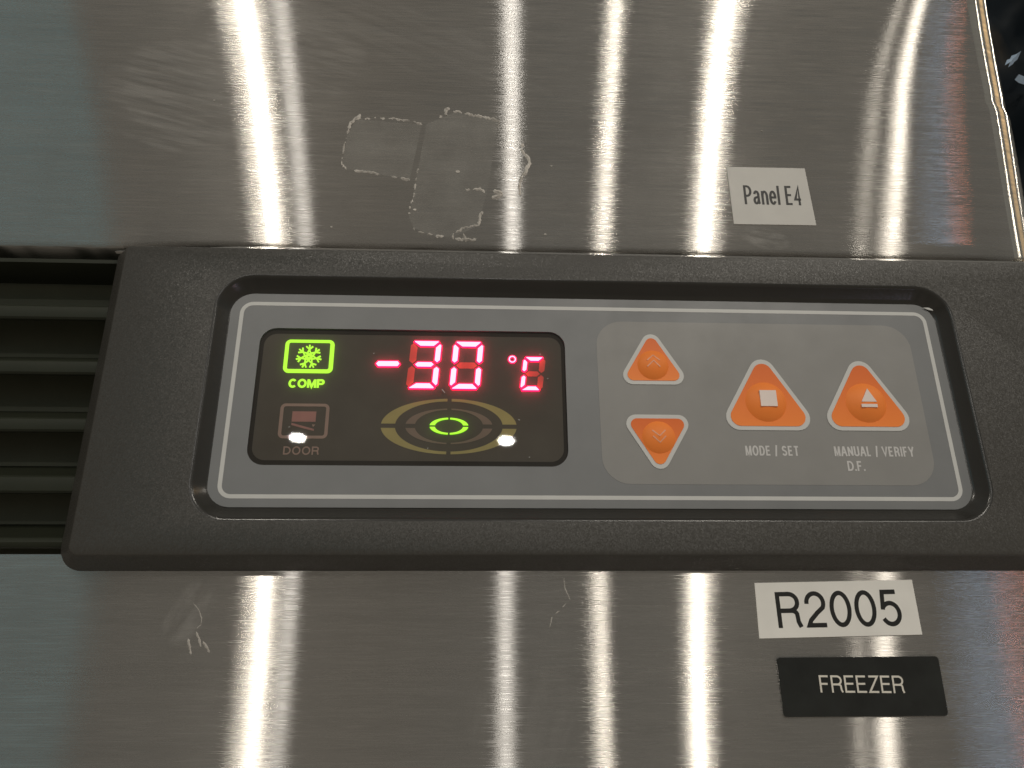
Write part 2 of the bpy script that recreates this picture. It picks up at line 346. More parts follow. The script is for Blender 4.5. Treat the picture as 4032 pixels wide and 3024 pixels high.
def glyph(c, W, H, t):
    """centre lines of a plain grotesque letter in a box W x H (W, H already reduced by the stroke)"""
    x = 0.70*H
    def bowl(z0, z1, xl=0.0, xr=W):      # closed on the left at xl
        r = (z1-z0)/2; rx = min(r*1.05, (xr-xl)*0.62)
        return [(xl, z1)] + _arc(xr-rx, (z0+z1)/2, rx, r, 90, -90) + [(xl, z0)]
    if c == 'P': return [[(0, -t*.5), (0, H+t*.5)], bowl(H*.44, H)]
    if c == 'R': return [[(0, -t*.5), (0, H+t*.5)], bowl(H*.47, H, 0, W*.93), [(W*.55, H*.47)] + _arc(W*.60, H*.33, W*.27, H*.14, 80, 0, 6) + [(W*.89, H*.12), (W, -t*.35)]]
    if c == 'D': return [bowl(0, H) + [(0, H), (0, 0)]] if False else [[(0, -t*.5), (0, H+t*.5)], [(0, H)] + _arc(W-min(H/2, W*.62), H/2, min(H/2, W*.62), H/2, 90, -90, 20) + [(0, 0)]]
    if c == 'E': return [[(W, H), (0, H), (0, 0), (W*1.03, 0)], [(0, H*.52), (W*.93, H*.52)]]
    if c == 'F': return [[(W, H), (0, H), (0, -t*.5)], [(0, H*.50), (W*.88, H*.50)]]
    if c == 'L': return [[(0, H+t*.5), (0, 0), (W, 0)]]
    if c == 'I' or c == 'l': return [[(0, -t*.5), (0, H+t*.5)]]
    if c == 'T': return [[(-t*.3, H), (W+t*.3, H)], [(W/2, H), (W/2, -t*.5)]]
    if c == 'Z': return [[(0, H), (W*.97, H), (0, 0), (W, 0)]]
    if c == 'N': return [[(0, -t*.5), (0, H+t*.2)], [(0, H), (W, 0)], [(W, -t*.2), (W, H+t*.5)]]
    if c == 'M': return [[(0, -t*.5), (0, H+t*.4)], [(t*.15, H+t*.2), (W/2, 0), (W-t*.15, H+t*.2)], [(W, H+t*.4), (W, -t*.5)]]
    if c == 'A': return [[(-t*.2, -t*.5), (W/2-t*.1, H+t*.4)], [(W/2+t*.1, H+t*.4), (W+t*.2, -t*.5)], [(W*.20, H*.33), (W*.80, H*.33)]]
    if c == 'V': return [[(-t*.2, H+t*.5), (W/2, 0), (W+t*.2, H+t*.5)]]
    if c == 'Y': return [[(-t*.2, H+t*.5), (W/2, H*.42), (W+t*.2, H+t*.5)], [(W/2, H*.45), (W/2, -t*.5)]]
    if c == 'U': return [[(0, H+t*.5), (0, W*.45)] + _arc(W/2, W*.45, W/2, W*.45, 180, 360, 14) + [(W, H+t*.5)]]
    if c == 'O': return [_arc(W/2, H/2, W/2, H/2+t*.1, 0, 360, 36)]
    if c == '0': return [_arc(W/2, H/2, W/2, H/2, 0, 360, 36)]
    if c == 'C': return [_arc(W/2, H/2, W/2, H/2+t*.1, 42, 318, 30)]
    if c == 'S': return [_arc(W/2, H*.745, W*.46, H*.255, 25, 190, 14) + [(W*.16, H*.60), (W*.5, H*.51), (W*.86, H*.41)] + _arc(W/2, H*.26, W*.5, H*.27, 10, -160, 14)]
    if c == '2': return [_arc(W/2, H*.70, W*.48, H*.30, 185, -30, 18) + [(W*.55, H*.38), (W*.16, H*.16), (W*.03, 0), (W*1.03, 0)]]
    if c == '5': return [[(W*.93, H), (W*.16, H), (W*.07, H*.45)], _arc(W*.49, H*.325, W*.50, H*.325, 152, -152, 24)]
    if c == '4': return [[(W*.76, -t*.5), (W*.76, H), (0, H*.27), (W*1.08, H*.27)]]
    if c == 'n': return [[(0, -t*.5), (0, x+t*.3)], [(0, x*.62)] + _arc(W*.5, x*.62, W*.5, x*.38, 160, 0, 10) + [(W, -t*.5)]]
    if c == 'e': return [[(W*.04, x*.52), (W*.98, x*.52)] + _arc(W/2, x/2, W*.5, x*.5+t*.05, 8, 325, 26)]
    if c == 'a': return [_arc(W*.46, x*.70, W*.40, x*.30, 165, 5, 10) + [(W*.86, x*.3), (W*.90, x*.05), (W*1.06, -t*.1)], [(W*.84, x*.58), (W*.45, x*.50)] + _arc(W*.36, x*.25, W*.36, x*.25, 95, 285, 10) + [(W*.70, x*.10), (W*.86, x*.32)]]
    if c == '/': return [[(0, -t*.9), (W, H+t*.9)]]
    if c == '.': return [[(0, -t*.5), (0, t*.55)]]
    return []
def miter(path, wd):
    L, R_ = [], []
    closed = (Vector(path[0])-Vector(path[-1])).length < 1e-6
    n = len(path)
    for i, p in enumerate(path):
        p = Vector(p)
        a = (p-Vector(path[i-1])) if i else ((p-Vector(path[-2])) if closed else Vector(path[1])-p)
        b = (Vector(path[i+1])-p) if i < n-1 else ((Vector(path[1])-p) if closed else a)
        a.normalize(); b.normalize(); na = Vector((-a.y, a.x)); nb = Vector((-b.y, b.x)); m_ = na+nb
        if m_.length < 1e-4: m_ = na.copy()
        m_.normalize(); k = wd/2/max(0.42, m_.dot(na))
        L.append(p+m_*k); R_.append(p-m_*k)
    return L, R_
def text(name, body, quad, y, mat, parent, weight=0.12, gap=0.13):
    """flat printed lettering fitted to quad = (top-left, top-right, bottom-right, bottom-left) in x,z"""
    tl, tr, br, bl = [Vector(p) for p in quad]
    Hh = (tl-bl).length; Ww = (br-bl).length; t = weight*Hh; H = Hh-t
    nat = sum(GW[c] for c in body)*Hh; fixed = t*sum(c != ' ' for c in body) + gap*Hh*(len(body)-1)
    k = (Ww-fixed)/nat; v, f = [], []; x = 0.0; layer = 0
    for c in body:
        W = GW[c]*Hh*k
        for path in glyph(c, W, H, t):
            layer = (layer+1) % 4
            L, R_ = miter(path, t); n = len(L); b0 = len(v)
            for q in L+R_:
                a = (q.x+x+t/2)/Ww; b = (q.y+t/2)/Hh
                p = (bl*(1-a)+br*a)*(1-b) + (tl*(1-a)+tr*a)*b
                v.append((p.x, y-0.008*layer, p.y))
            f += [(b0+n+i, b0+n+i+1, b0+i+1, b0+i) for i in range(n-1)]
        x += W + (t if c != ' ' else 0) + gap*Hh
    return mesh(name, v, f, mat, parent)
def quad(x0, x1, z0, z1): return [(x0, z1), (x1, z1), (x1, z0), (x0, z0)]

# ------------------------------------------------------------------ setting
wall = mesh('wall', [(60, 420, -60), (900, 420, -60), (900, 420, 700), (60, 420, 700)], [(0, 1, 2, 3)], DARK)
wall['kind'] = 'structure'

# ------------------------------------------------------------------ freezer
freezer = thing('freezer', 'brushed stainless steel freezer front with black louvred control strip', 'freezer')

def sheet(name, cols, rows, pos, mat):
    v, f, uv = [], [], []
    nr, nc = len(rows), len(cols)
    for r in rows:
        for c in cols: v.append(pos(c, r)); uv.append((c*K, r*K))
    for i in range(nr-1):
        for j in range(nc-1):
            a = i*nc+j; f.append((a, a+1, a+nc+1, a+nc))
    o = mesh(name, v, f, mat, freezer, smooth=50)
    ul = o.data.uv_layers.new(name='UVMap')
    for l in o.data.loops: ul.data[l.index].uv = uv[l.vertex_index]
    return o
def sstep(a, b, x):
    t = max(0, min(1, (x-a)/(b-a))); return t*t*(3-2*t)
def bow_u(x, z): return 0.00003*max(0, x)**2*max(0, z-50)/100 + 0.00010*(z-100)*min(0, x+20) - 0.014*(max(0, z-105)/45)**2*max(0, x-72)*1.15         # the thin sheets bow back a little towards the right
def bow_l(x, z): return 0.018*(max(0, x)+30*math.exp(-max(0, x)/30)-30)*max(0, -z-45)/50
def bowed(o, fn):
    for vv in o.data.vertices: vv.co.y += fn(vv.co.x/K, vv.co.z/K)*K
    for ch in o.children: bowed(ch, fn)
UY = 2.0                                            # face of the upper sheet
def edge_x(z):
    e = 135.6 + (min(z, 109)-50)*0.083 + max(0, z-109)*0.050
    return e + 0.55*(1-sstep(107.5, 112, z))*sstep(60, 108, z) - 0.35*math.exp(-((z-111)/2.2)**2)
def hem_z(x): return 47.4 + 1.3*sstep(-142, -112, x)
RU = 15.0
def upper_pos(c, r):
    # c: metres along the sheet across (mm), past 0..: flat part -260..0 measured back from the right fold; r likewise from the hem up
    z0 = hem_z(c)
    if r < 0:                                       # hem rolled inwards
        a = min(-r/2.4, math.pi/2); rr = 1.5
        z = z0 + rr - rr*math.sin(a); yy = UY + rr*(1-math.cos(a)) + max(0, -r-2.4*math.pi/2)
    else:
        z = z0 + 1.5 + r; yy = UY
    ex = edge_x(z)
    if c <= 100: return (c, yy, z)
    if c <= 200:
        t = (c-100)/100; x = 100 + (ex-100)*t
        return (x, yy + 0.9*t**3, z)
    a = (c-200)/RU
    if a <= math.pi/2: return (ex + RU*math.sin(a)*0.98, yy + 0.9 + RU*(1-math.cos(a)), z)
    return (ex + RU, yy + 0.9 + RU + (c-200-RU*math.pi/2), z)
ucols = [-240, -200, -170, -150] + [-142 + 3*i for i in range(11)] + [-100+20*i for i in range(11)] + [120, 140, 155, 170, 180, 190, 195] + [200 + RU*math.pi/2*i/10 for i in range(11)] + [200 + RU*math.pi/2 + 15, 290]
urows = [-12, -4.5] + [-2.4*math.pi/2*(1-i/8) for i in range(8)] + [0, 3, 8, 14, 20, 28, 36, 44, 50, 53] + [55+1.0*i for i in range(12)] + [68, 74, 82, 92, 105, 120, 150]
upper = sheet('upper_panel', ucols, urows, upper_pos, [STEEL_U, STEEL_F]); bowed(upper, bow_u)
for p in upper.data.polygons:                       # the rolled edge is bare and shiny
    if all(upper.data.uv_layers[0].data[l].uv.x >= 0.1999 for l in p.loop_indices): p.material_index = 1

tsec = [(4.0, 48.3), (2.3, 47.9), (1.95, 47.2), (1.7, 46.4), (1.45, 45.6), (1.15, 45.15), (0.85, 45.0), (0.75, 44.8), (1.0, 44.6), (2.0, 44.5)]
def trim_pos(c, r):
    y, z = tsec[r]; k = sstep(-139, -100, c); return (c, y, 44.5 + (z-44.5)*(0.35+0.65*k))
sheet('trim_strip', [-139, -132, -126, -120, -112, -104, -96, 0, 100, 200], list(range(len(tsec)))[::-1], trim_pos, STEEL_U)

LY = 2.2
def lower_pos(c, r):
    if r > 0:
        a = min(r/1.2, math.pi/2); return (c, LY + 1.2*(1-math.cos(a)) + max(0, r-1.2*math.pi/2), -43.6 + 1.2*math.sin(a))
    return (c, LY, -43.6 + r)
lower = sheet('lower_panel', [-230, -150, -100, -50] + [5*i for i in range(41)], [-90, -75, -60, -40, -20, -8, 0, .5, 1, 1.5, 1.885, 6], lower_pos, STEEL_L); bowed(lower, bow_l)

# --- black moulded bezel
BF = -3.0
def L3(poly, y): return [(x, y, z) for x, z in poly]
def bez(d, r, y):      # outline grown by d
    return L3(fillet([(-134-d*1.02, -43.5-d*0.76), (200, -43.5-d*0.76), (200, 44.3+d*0.12), (-134-d*1.02, 44.3+d*0.12)], [r, 0.5, 0.5, 1.2], 10), y)
outer_loops = [bez(-0.35, 2.2, BF), bez(0.0, 2.5, BF+0.15), bez(0.35, 2.9, BF+0.55), bez(4.3, 6.0, BF+5.2), bez(4.8, 6.5, BF+6.0), bez(4.8, 6.5, BF+14)]
def win(d, y): return L3(rrect(-106.0+d, 106.3-d, -33.9+d, 34.8-d, 9.5-d*0.9, 10), y)
win_loops = [win(-1.0, BF), win(-0.6, BF+0.06), win(-0.25, BF+0.22), win(0.05, BF+0.5), win(0.25, BF+0.8), win(2.2, BF+2.6), win(2.7, BF+3.1), win(4.5, BF+3.4)]
v, f = [], []
def add_strip(loops, flip):
    b = len(v); n = len(loops[0])
    for l in loops: v.extend(l)
    for k in range(len(loops)-1):
        for i in range(n):
            j = (i+1) % n; q = (b+k*n+i, b+k*n+j, b+(k+1)*n+j, b+(k+1)*n+i)
            f.append(q[::-1] if flip else q)
    return b, n
b0, n0 = add_strip(outer_loops, True); k0 = len(f); b1, n1 = add_strip(win_loops, False); k1 = len(f)
tris = tessellate_polygon([[Vector((p[0], p[2], 0)) for p in outer_loops[0]], [Vector((p[0], p[2], 0)) for p in reversed(win_loops[0])]])
def mapi(i): return b0+i if i < n0 else b1 + (n1-1-(i-n0))
for t in tris:
    t = [mapi(i) for i in t]
    a, b_, c = [Vector((v[i][0], v[i][2])) for i in t]
    if (b_-a).cross(c-a) < 0: t = t[::-1]
    f.append(tuple(t))
bezel = mesh('control_bezel', v, f, [PLASTIC, PLASTIC_W], freezer, smooth=40, midx=[1 if k0 <= i < k1 else 0 for i in range(len(f))])
bezel['label'] = 'black grained plastic bezel round the control window'

# --- louvred grille left of the bezel
mesh('grille_backing', [(-260, 20, -46), (-136, 20, -46), (-136, 20, 49), (-260, 20, 49)], [(0, 1, 2, 3)], BACKING, freezer)
def slat(z0, z1, name='slat'):
    # section: upright lip, then a blade leaning back and up
    sec = [(4.4, z0), (3.9, z0+0.5), (3.6, (z0+z1)/2), (3.9, z1-0.6), (4.5, z1), (6.0, z1+0.1), (16.0, z1+5.5), (16.5, z1+4.3), (6.4, z0+1.0), (5.6, z0)]
    n = len(sec); vv = [(-260, y, z) for y, z in sec] + [(-138.2, y, z) for y, z in sec]
    ff = [(i, n+i, n+(i+1) % n, (i+1) % n) for i in range(n)] + [tuple(range(n))[::-1], tuple(n+i for i in range(n))]
    return mesh(name, vv, ff, PLASTIC_S, freezer, smooth=30)
for z0, z1 in ((24.2, 28.5), (7.3, 11.5), (-9.4, -5.4), (-26.3, -21.6), (-40.6, -38.0)): slat(z0, z1)
prism('grille_top_rail', rect(-260, -138.4, 42.4, 43.6), 4.2, 18, PLASTIC_S, freezer)

# --- dried adhesive left by old labels, scratches
def residue(path, wmin, wmax, gap, y, parent, name='adhesive_residue', step=0.45, jit=0.35, mat=None):
    pts = []
    for a, b in zip(path[:-1], path[1:]):
        d = math.hypot(b[0]-a[0], b[1]-a[1]); k = max(1, int(d/step))
        for i in range(k): pts.append((a[0]+(b[0]-a[0])*i/k, a[1]+(b[1]-a[1])*i/k))
    pts.append(path[-1])
    runs, cur = [], []
    for p in pts:
        if random.random() < gap and len(cur) > 2: runs.append(cur); cur = []
        else: cur.append((p[0]+random.uniform(-jit, jit)*0.5, p[1]+random.uniform(-jit, jit)))
    runs.append(cur)
    vv, ff = [], []
    for r in runs:
        if len(r) < 2: continue
        wd = [1.2*random.uniform(wmin, wmax) for _ in r]; wd[0] = wd[-1] = wmin*0.4
        L, R_ = ribbon(r, wd); b = len(vv); n = len(r)
        for i in range(n):
            c = ((L[i][0]+R_[i][0])/2, (L[i][1]+R_[i][1])/2)
            vv += [(L[i][0], y-0.02, L[i][1]), (c[0], y-0.02-wd[i]*0.3, c[1]), (R_[i][0], y-0.02, R_[i][1])]
        for i in range(n-1):
            a = b+3*i; ff += [(a+1, a+4, a+3, a), (a+2, a+5, a+4, a+1)]
    if ff: mesh(name, vv, ff, mat or RESIDUE, parent, smooth=60)
U = upper
prism('adhesive_film', [(-75.6, 78), (-74, 76), (-54.5, 72.8), (-51.5, 93.6), (-72.2, 95.3), (-75.0, 88.7)], UY-0.012, UY, FILM, U)
prism('adhesive_film', [(-54.2, 59), (-52.5, 55.2), (-46, 52.8), (-40.5, 52.4), (-33, 56.6), (-31.7, 63), (-30.3, 68.6), (-27.8, 89), (-26.7, 96), (-41, 99), (-50, 94), (-52, 77)], UY-0.012, UY, FILM, U)
residue([(-71.2, 97.2), (-72.4, 95.6), (-74.1, 93.7), (-74.6, 91.5)], 0.5, 1.1, 0.0, UY, U)
residue([(-74.6, 91.5), (-75.07, 88.66), (-75.8, 82.7), (-75.8, 78.0), (-74.2, 75.9)], 0.2, 0.5, 0.12, UY, U)
residue([(-72.4, 95.4), (-68, 95.55), (-63.7, 95.9), (-60.4, 95.8), (-56.4, 95.1), (-53.9, 94.8), (-51.4, 93.9)], 0.25, 0.9, 0.16, UY, U)
residue([(-71.8, 75.6), (-68.4, 75.35), (-64, 74.5)], 0.5, 0.8, 0.0, UY, U, jit=0.15)
residue([(-60, 73.9), (-57.4, 73.2), (-54.5, 72.7)], 0.5, 1.0, 0.05, UY, U)
residue([(-45.8, 96.9), (-43.8, 98), (-44.05, 99.9), (-42.9, 100.4), (-41.5, 99.3)], 0.5, 1.1, 0.06, UY, U)
residue([(-41.5, 99.3), (-39.5, 99.2), (-35.1, 97.9), (-31.1, 97.2), (-26.6, 96.1)], 0.4, 1.0, 0.05, UY, U)
residue([(-26.6, 96.1), (-27.1, 91.4)], 0.15, 0.35, 0.15, UY, U)
residue([(-52.1, 77.2), (-52.7, 71), (-53, 67.2)], 0.2, 0.6, 0.35, UY, U)
residue([(-53, 67.2), (-54.1, 62.7), (-54.3, 59.2)], 0.2, 0.7, 0.55, UY, U)
residue([(-52.9, 55.6), (-51.9, 54.3), (-49.4, 53.5), (-45.9, 52.7), (-42.5, 52.75)], 0.3, 1.0, 0.16, UY, U)
residue([(-40.6, 51.7), (-40.6, 53.5), (-37.5, 55.6), (-32.8, 56.8)], 0.3, 0.8, 0.10, UY, U)
residue([(-32.8, 56.8), (-32.6, 58.5), (-32.2, 60.7), (-31.7, 62.9)], 0.3, 1.0, 0.25, UY, U)
residue([(-39.9, 51.6), (-36.5, 51.8), (-33.4, 51.7)], 0.6, 1.1, 0.0, UY, U)
residue([(-36.5, 51.8), (-37.5, 54)], 0.2, 0.6, 0.1, UY, U)
residue([(-37.1, 69.6), (-32.2, 69.7), (-31, 68.6)], 0.2, 0.9, 0.2, UY, U)
residue([(-29, 67.1), (-26.4, 67.2), (-26.4, 69.1), (-28.4, 69.0)], 0.9, 1.6, 0.0, UY, U)
residue([(-19, 87.5), (-19.8, 85.6), (-18.5, 83.3), (-17.2, 81.7), (-16.9, 79.8), (-17.8, 77.8), (-18.3, 75.5), (-19.3, 75)], 0.5, 1.2, 0.04, UY, U)
residue([(-19.3, 75), (-19.9, 72.7), (-20.3, 70), (-20.2, 68.1), (-19.4, 66.3)], 0.4, 1.0, 0.05, UY, U)
for x, z, r in ((-39.6, 76.1, 0.55), (-52.5, 61.8, 0.4), (-77.4, 55.2, 0.3), (-12.5, 54.0, 0.3), (-10, 79, 0.25), (60, 95, 0.2), (95, 63, 0.3), (-118, 101, 0.25)):
    prism('adhesive_residue', [(x+r*1.3*math.cos(a*0.9), z+r*(0.8+0.3*random.random())*math.sin(a*0.9)) for a in range(7)], UY-0.15, UY, RESIDUE, U)
SCR = RESIDUE
for p in ([(-103.49, -54.58), (-101.91, -56.25), (-100.97, -58.24), (-100.92, -59.86), (-101.96, -60.84)], [(-9.80, -48.61), (-9.70, -51.03), (-8.35, -54.14)], [(-9.43, -54.83), (-11.11, -56.70), (-13.08, -58.18), (-13.87, -60.84)]):
    residue(p, 0.08, 0.22, 0.1, LY, lower, 'scratch', jit=0.1)
for p in ([(-103.64, -63.11), (-102.95, -65.09), (-102.35, -66.86)], [(-101.86, -61.53), (-100.97, -63.11), (-100.18, -65.09)], [(-99.89, -63.80), (-97.91, -66.37)]):
    residue(p, 0.3, 0.6, 0.0, LY, lower, 'scratch', jit=0.1)

# ------------------------------------------------------------------ control panel
cp = thing('control_panel', 'grey digital control panel reading -30 C, set in the black bezel', 'control panel')
# overlay film with the display opening
DW = rrect(-94.05, -7.85, -19.5, 20.4, 4.6, 8)
OV = rrect(-103.2, 103.2, -30.8, 31.1, 6.2, 8)
v = [(x, 0, z) for x, z in OV] + [(x, 0, z) for x, z in DW]; n = len(OV)
f = [tuple(t) for t in tessellate_polygon([[Vector((x, z, 0)) for x, z in OV], [Vector((x, z, 0)) for x, z in DW]])]
f = [t if (Vector((v[t[1]][0]-v[t[0]][0], v[t[1]][2]-v[t[0]][2])).cross(Vector((v[t[2]][0]-v[t[0]][0], v[t[2]][2]-v[t[0]][2])))) > 0 else t[::-1] for t in f]
v += [(x, 0.5, z) for x, z in OV] + [(x, 0.75, z) for x, z in DW]
f += [(i, 2*n+i, 2*n+(i+1) % n, (i+1) % n) for i in range(n)] + [(n+(i+1) % n, 3*n+(i+1) % n, 3*n+i, n+i) for i in range(n)]
overlay = mesh('overlay_film', v, f, OVERLAY, cp)
ring('border_line', rrect(-100.55, 100.55, -28.5, 28.5, 3.6, 8), rrect(-99.45, 99.45, -27.4, 27.4, 2.5, 8), -0.05, 0.0, WHITEPRINT, overlay)
prism('keypad_field', rrect(1.3, 94.1, -24.2, 24.0, 7.5, 8), -0.05, 0.0, KEYFIELD, overlay)
prism('loose_edge', [(100.2, 29.9), (101.6, 29.2), (103.2, 28.9), (103.4, 29.2), (101.8, 29.9)], -0.5, -0.35, WHITEPRINT, overlay)
text('lettering', 'MODE / SET', quad(41.2, 56.2, -16.05, -13.2), -0.09, KEYPRINT, overlay, 0.165, 0.09)
text('lettering', 'MANUAL / VERIFY', quad(66.2, 88.9, -16.05, -13.2), -0.09, KEYPRINT, overlay, 0.165, 0.09)
text('lettering', 'D.F.', quad(69.3, 74.2, -20.2, -17.4), -0.09, KEYPRINT, overlay, 0.165, 0.09)

# --- buttons
def tri_poly(cx, zb, sc, flip, inset, r):
    # sharp isosceles triangle, base at zb, then moved inwards by inset
    hb, h = 10.8*sc, 18.1*sc
    ang = math.atan2(h, hb); nb = hb - inset/math.tan(ang/2); nz = inset
    nh = nb*math.tan(ang)
    p = [(cx-nb, nz), (cx+nb, nz), (cx, nz+nh)]
    if flip: return fillet([(cx-nb, zb-nz), (cx, zb-nz-nh), (cx+nb, zb-nz)], r, 8)
    return fillet([(x, z+zb) for x, z in p], r, 8)
b_on = {}
def button(cx, zb, sc, flip, ball, label):
    b = prism('button', tri_poly(cx, zb, sc, flip, 0.0, 2.75*sc), -0.22, 0.0, WHITEPRINT, cp); b['label'] = label
    ins = 1.15 + 0.1*(sc-1)
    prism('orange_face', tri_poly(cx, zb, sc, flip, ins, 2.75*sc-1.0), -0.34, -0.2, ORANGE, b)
    bx, bz, br = ball; hgt = 0.31*br; R_ = (br*br+hgt*hgt)/(2*hgt)
    loops = []
    for k in range(10):
        r = br*(1-k/9.5); y = -0.34 - (math.sqrt(R_*R_-r*r)-(R_-hgt)) if k else -0.30
        loops.append([(bx+r*math.cos(2*math.pi*i/40), y, bz+r*math.sin(2*math.pi*i/40)) for i in range(40)])
    lofted('dome', loops, ORANGE_D, b, smooth=60)
    def on_dome(o):
        for vv in o.data.vertices:
            r2 = (vv.co.x/K-bx)**2 + (vv.co.z/K-bz)**2; top = -0.34 - (math.sqrt(R_*R_-r2)-(R_-hgt))
            vv.co.y = (top-0.15)*K if vv.co.y/K < y0+0.1 else (top+0.05)*K
    y0 = -0.34-hgt-0.06
    b_on[b.name] = on_dome
    return b, y0
b, y = button(17.15, 4.5, 1.0, False, (17.2, 10.35, 4.55), 'upper small button with upward double chevron')
b_on[b.name](strokes('chevron', [[(15.3, 11.35), (17.15, 12.97), (18.95, 11.35)], [(15.25, 9.42), (17.12, 11.2), (18.9, 9.42)]], 0.36, y, y+0.3, SYMBOL_O, b))
b, y = button(17.2, -4.5, 1.0, True, (17.3, -11.1, 4.7), 'lower small button with downward double chevron')
b_on[b.name](strokes('chevron', [[(15.3, -9.36), (17.2, -11.1), (18.95, -9.36)], [(15.4, -11.1), (17.2, -12.9), (18.95, -11.1)]], 0.36, y, y+0.3, SYMBOL_O, b))
b, y = button(48.75, -8.75, 1.375, False, (48.6, -0.45, 5.95), 'large button with white square')
prism('square_symbol', rect(46.4, 51.1, -2.3, 2.4), y, y+0.4, SYMBOL, b)
b, y = button(77.5, -8.65, 1.36, False, (77.5, -0.45, 5.95), 'large button with white triangle over a bar')
prism('triangle_symbol', [(75.35, -0.7), (79.7, -0.7), (77.55, 3.2)], y, y+0.4, SYMBOL, b)
prism('bar_symbol', rect(75.2, 79.7, -2.3, -1.38), y, y+0.4, SYMBOL, b)

# --- display
YB, YG = 0.72, 0.40
disp = prism('display_window', rrect(-95, -7, -20.4, 21.3, 4.6, 8), YB, YB+0.3, DISPLAY, cp)
disp['label'] = 'dark tinted display window with red temperature digits'
ring('window_mask', rrect(-94.8, -7.2, -20.2, 21.1, 4.6, 8), rrect(-93.0, -8.95, -18.0, 18.95, 3.6, 8), YB-0.05, YB, DISPLAY_M, disp)
prism('display_pane', rrect(-94.03, -7.87, -19.48, 20.38, 4.58, 8), 0.06, 0.07, PANE, disp)
def seg_mesh(name, poly, lit, mats, parent):
    if not lit: return prism(name, poly, YB-0.06, YB, mats, parent)
    n = len(poly); c = Vector((sum(p[0] for p in poly)/n, sum(p[1] for p in poly)/n))
    # inset core
    inn = []
    for i, p in enumerate(poly):
        a = (Vector(p)-Vector(poly[i-1])).normalized(); b_ = (Vector(poly[(i+1) % n])-Vector(p)).normalized()
        na = Vector((-a.y, a.x)); nb = Vector((-b_.y, b_.x)); bi = na+nb
        inn.append(Vector(p) + bi*(0.26/max(0.35, bi.dot(na))))
    v = [(x, YB, z) for x, z in poly] + [(x, YG, z) for x, z in poly] + [(q.x, YG-0.03, q.y) for q in inn]
    f = [tuple(2*n+i for i in range(n))]; mi = [0]
    for k in range(2):
        for i in range(n):
            j = (i+1) % n; f.append((k*n+i, k*n+j, (k+1)*n+j, (k+1)*n+i)); mi.append(2 if k == 0 else 1)
    return mesh(name, v, f, mats, parent, midx=mi)
def digit(xc, zc, hw, hh, t, sl, on):
    g = 0.14
    def P(x, z): return (xc + x + sl*z, zc + z)
    c = t*0.42
    segs = {
        'a': [(-hw+c+t*0.95, hh-t), (hw-c-t*0.75, hh-t), (hw-c*0.9, hh-t*0.25), (hw-c-0.3, hh), (-hw+c+0.1, hh), (-hw+c*0.75, hh-t*0.25)],
        'd': [(-hw+c*0.75, -hh+t*0.25), (-hw+c+0.1, -hh), (hw-c-0.3, -hh), (hw-c*0.9, -hh+t*0.25), (hw-c-t*0.75, -hh+t), (-hw+c+t*0.95, -hh+t)],
        'g': [(-hw+t*0.75, 0), (-hw+t*1.25, -t*0.48), (hw-t*1.25, -t*0.48), (hw-t*0.75, 0), (hw-t*1.25, t*0.48), (-hw+t*1.25, t*0.48)]}
    def vert(sx, sz):
        p = [(hw-t, hh-t-0.15), (hw-t, t*0.62), (hw-t*0.5, t*0.12+g), (hw, t*0.62), (hw, hh-t*0.75), (hw-0.35*t, hh-t*0.42)]
        p = [(sx*x, sz*z) for x, z in p]
        return p if sx*sz < 0 else p
    for k, (sx, sz) in {'b': (1, 1), 'c': (1, -1), 'f': (-1, 1), 'e': (-1, -1)}.items(): segs[k] = vert(sx, sz)
    for k, p in segs.items():
        p = [P(x, z) for x, z in p]
        ar = sum(p[i][0]*p[(i+1) % len(p)][1]-p[(i+1) % len(p)][0]*p[i][1] for i in range(len(p)))
        if ar < 0: p = p[::-1]
        seg_mesh('segment', p, k in on, [RED_ON, RED_RIM, RED_SIDE] if k in on else RED_OFF, disp)
digit(-47.75, 9.98, 4.45, 7.4, 1.95, 0.075, 'abgcd')
digit(-35.85, 9.93, 4.45, 7.4, 1.95, 0.075, 'abcdef')
digit(-17.2, 7.6, 3.25, 5.25, 1.6, 0.12, 'adef')
seg_mesh('segment', [(-61.6, 10.05), (-60.8, 9.05), (-55.15, 9.1), (-54.4, 10.1), (-55.15, 11.1), (-60.8, 11.05)], True, [RED_ON, RED_RIM, RED_SIDE], disp)
def circ(cx, cz, r, n=24): return [(cx+r*math.cos(2*math.pi*i/n), cz+r*math.sin(2*math.pi*i/n)) for i in range(n)]
dg = ring('degree_sign', circ(-22.92, 11.9, 1.28), circ(-22.92, 11.9, 0.5), YG, YB, RED_RIM, disp)
ring('degree_core', circ(-22.92, 11.9, 1.05), circ(-22.92, 11.9, 0.70), YG-0.03, YG, RED_ON, disp)
# gauge of nested oval arcs, in quarters
def quarter(ox, oz, ix, iz, q, gx, gz, n=14):
    cx, cz = -40.45, -8.1; sx, sz = ((1, 1), (-1, 1), (-1, -1), (1, -1))[q]
    def arc(a, b):
        pts = [(a*math.cos(t), b*math.sin(t)) for t in [math.pi/2*i/60 for i in range(61)]]
        pts = [p for p in pts if p[0] >= gx and p[1] >= gz]
        lo, hi = (a*math.sqrt(1-(gz/b)**2), gz), (gx, b*math.sqrt(1-(gx/a)**2))
        return [lo] + pts + [hi]
    o = arc(ox, oz); i_ = arc(ix, iz)[::-1]
    p = [(cx+sx*x, cz+sz*z) for x, z in o+i_]
    return p if sx*sz > 0 else p[::-1]
def quarters(ox, oz, ix, iz, gx, gz, mat, lit=False):
    for q in range(4):
        p = quarter(ox, oz, ix, iz, q, gx, gz)
        prism('gauge_arc', p, YG if lit else YB-0.06, YB, mat, disp)
quarters(18.6, 7.95, 14.75, 7.2, 0.58, 0.62, YEL_OFF)
quarters(11.95, 5.1, 9.35, 4.72, 0.58, 0.60, GRY_OFF)
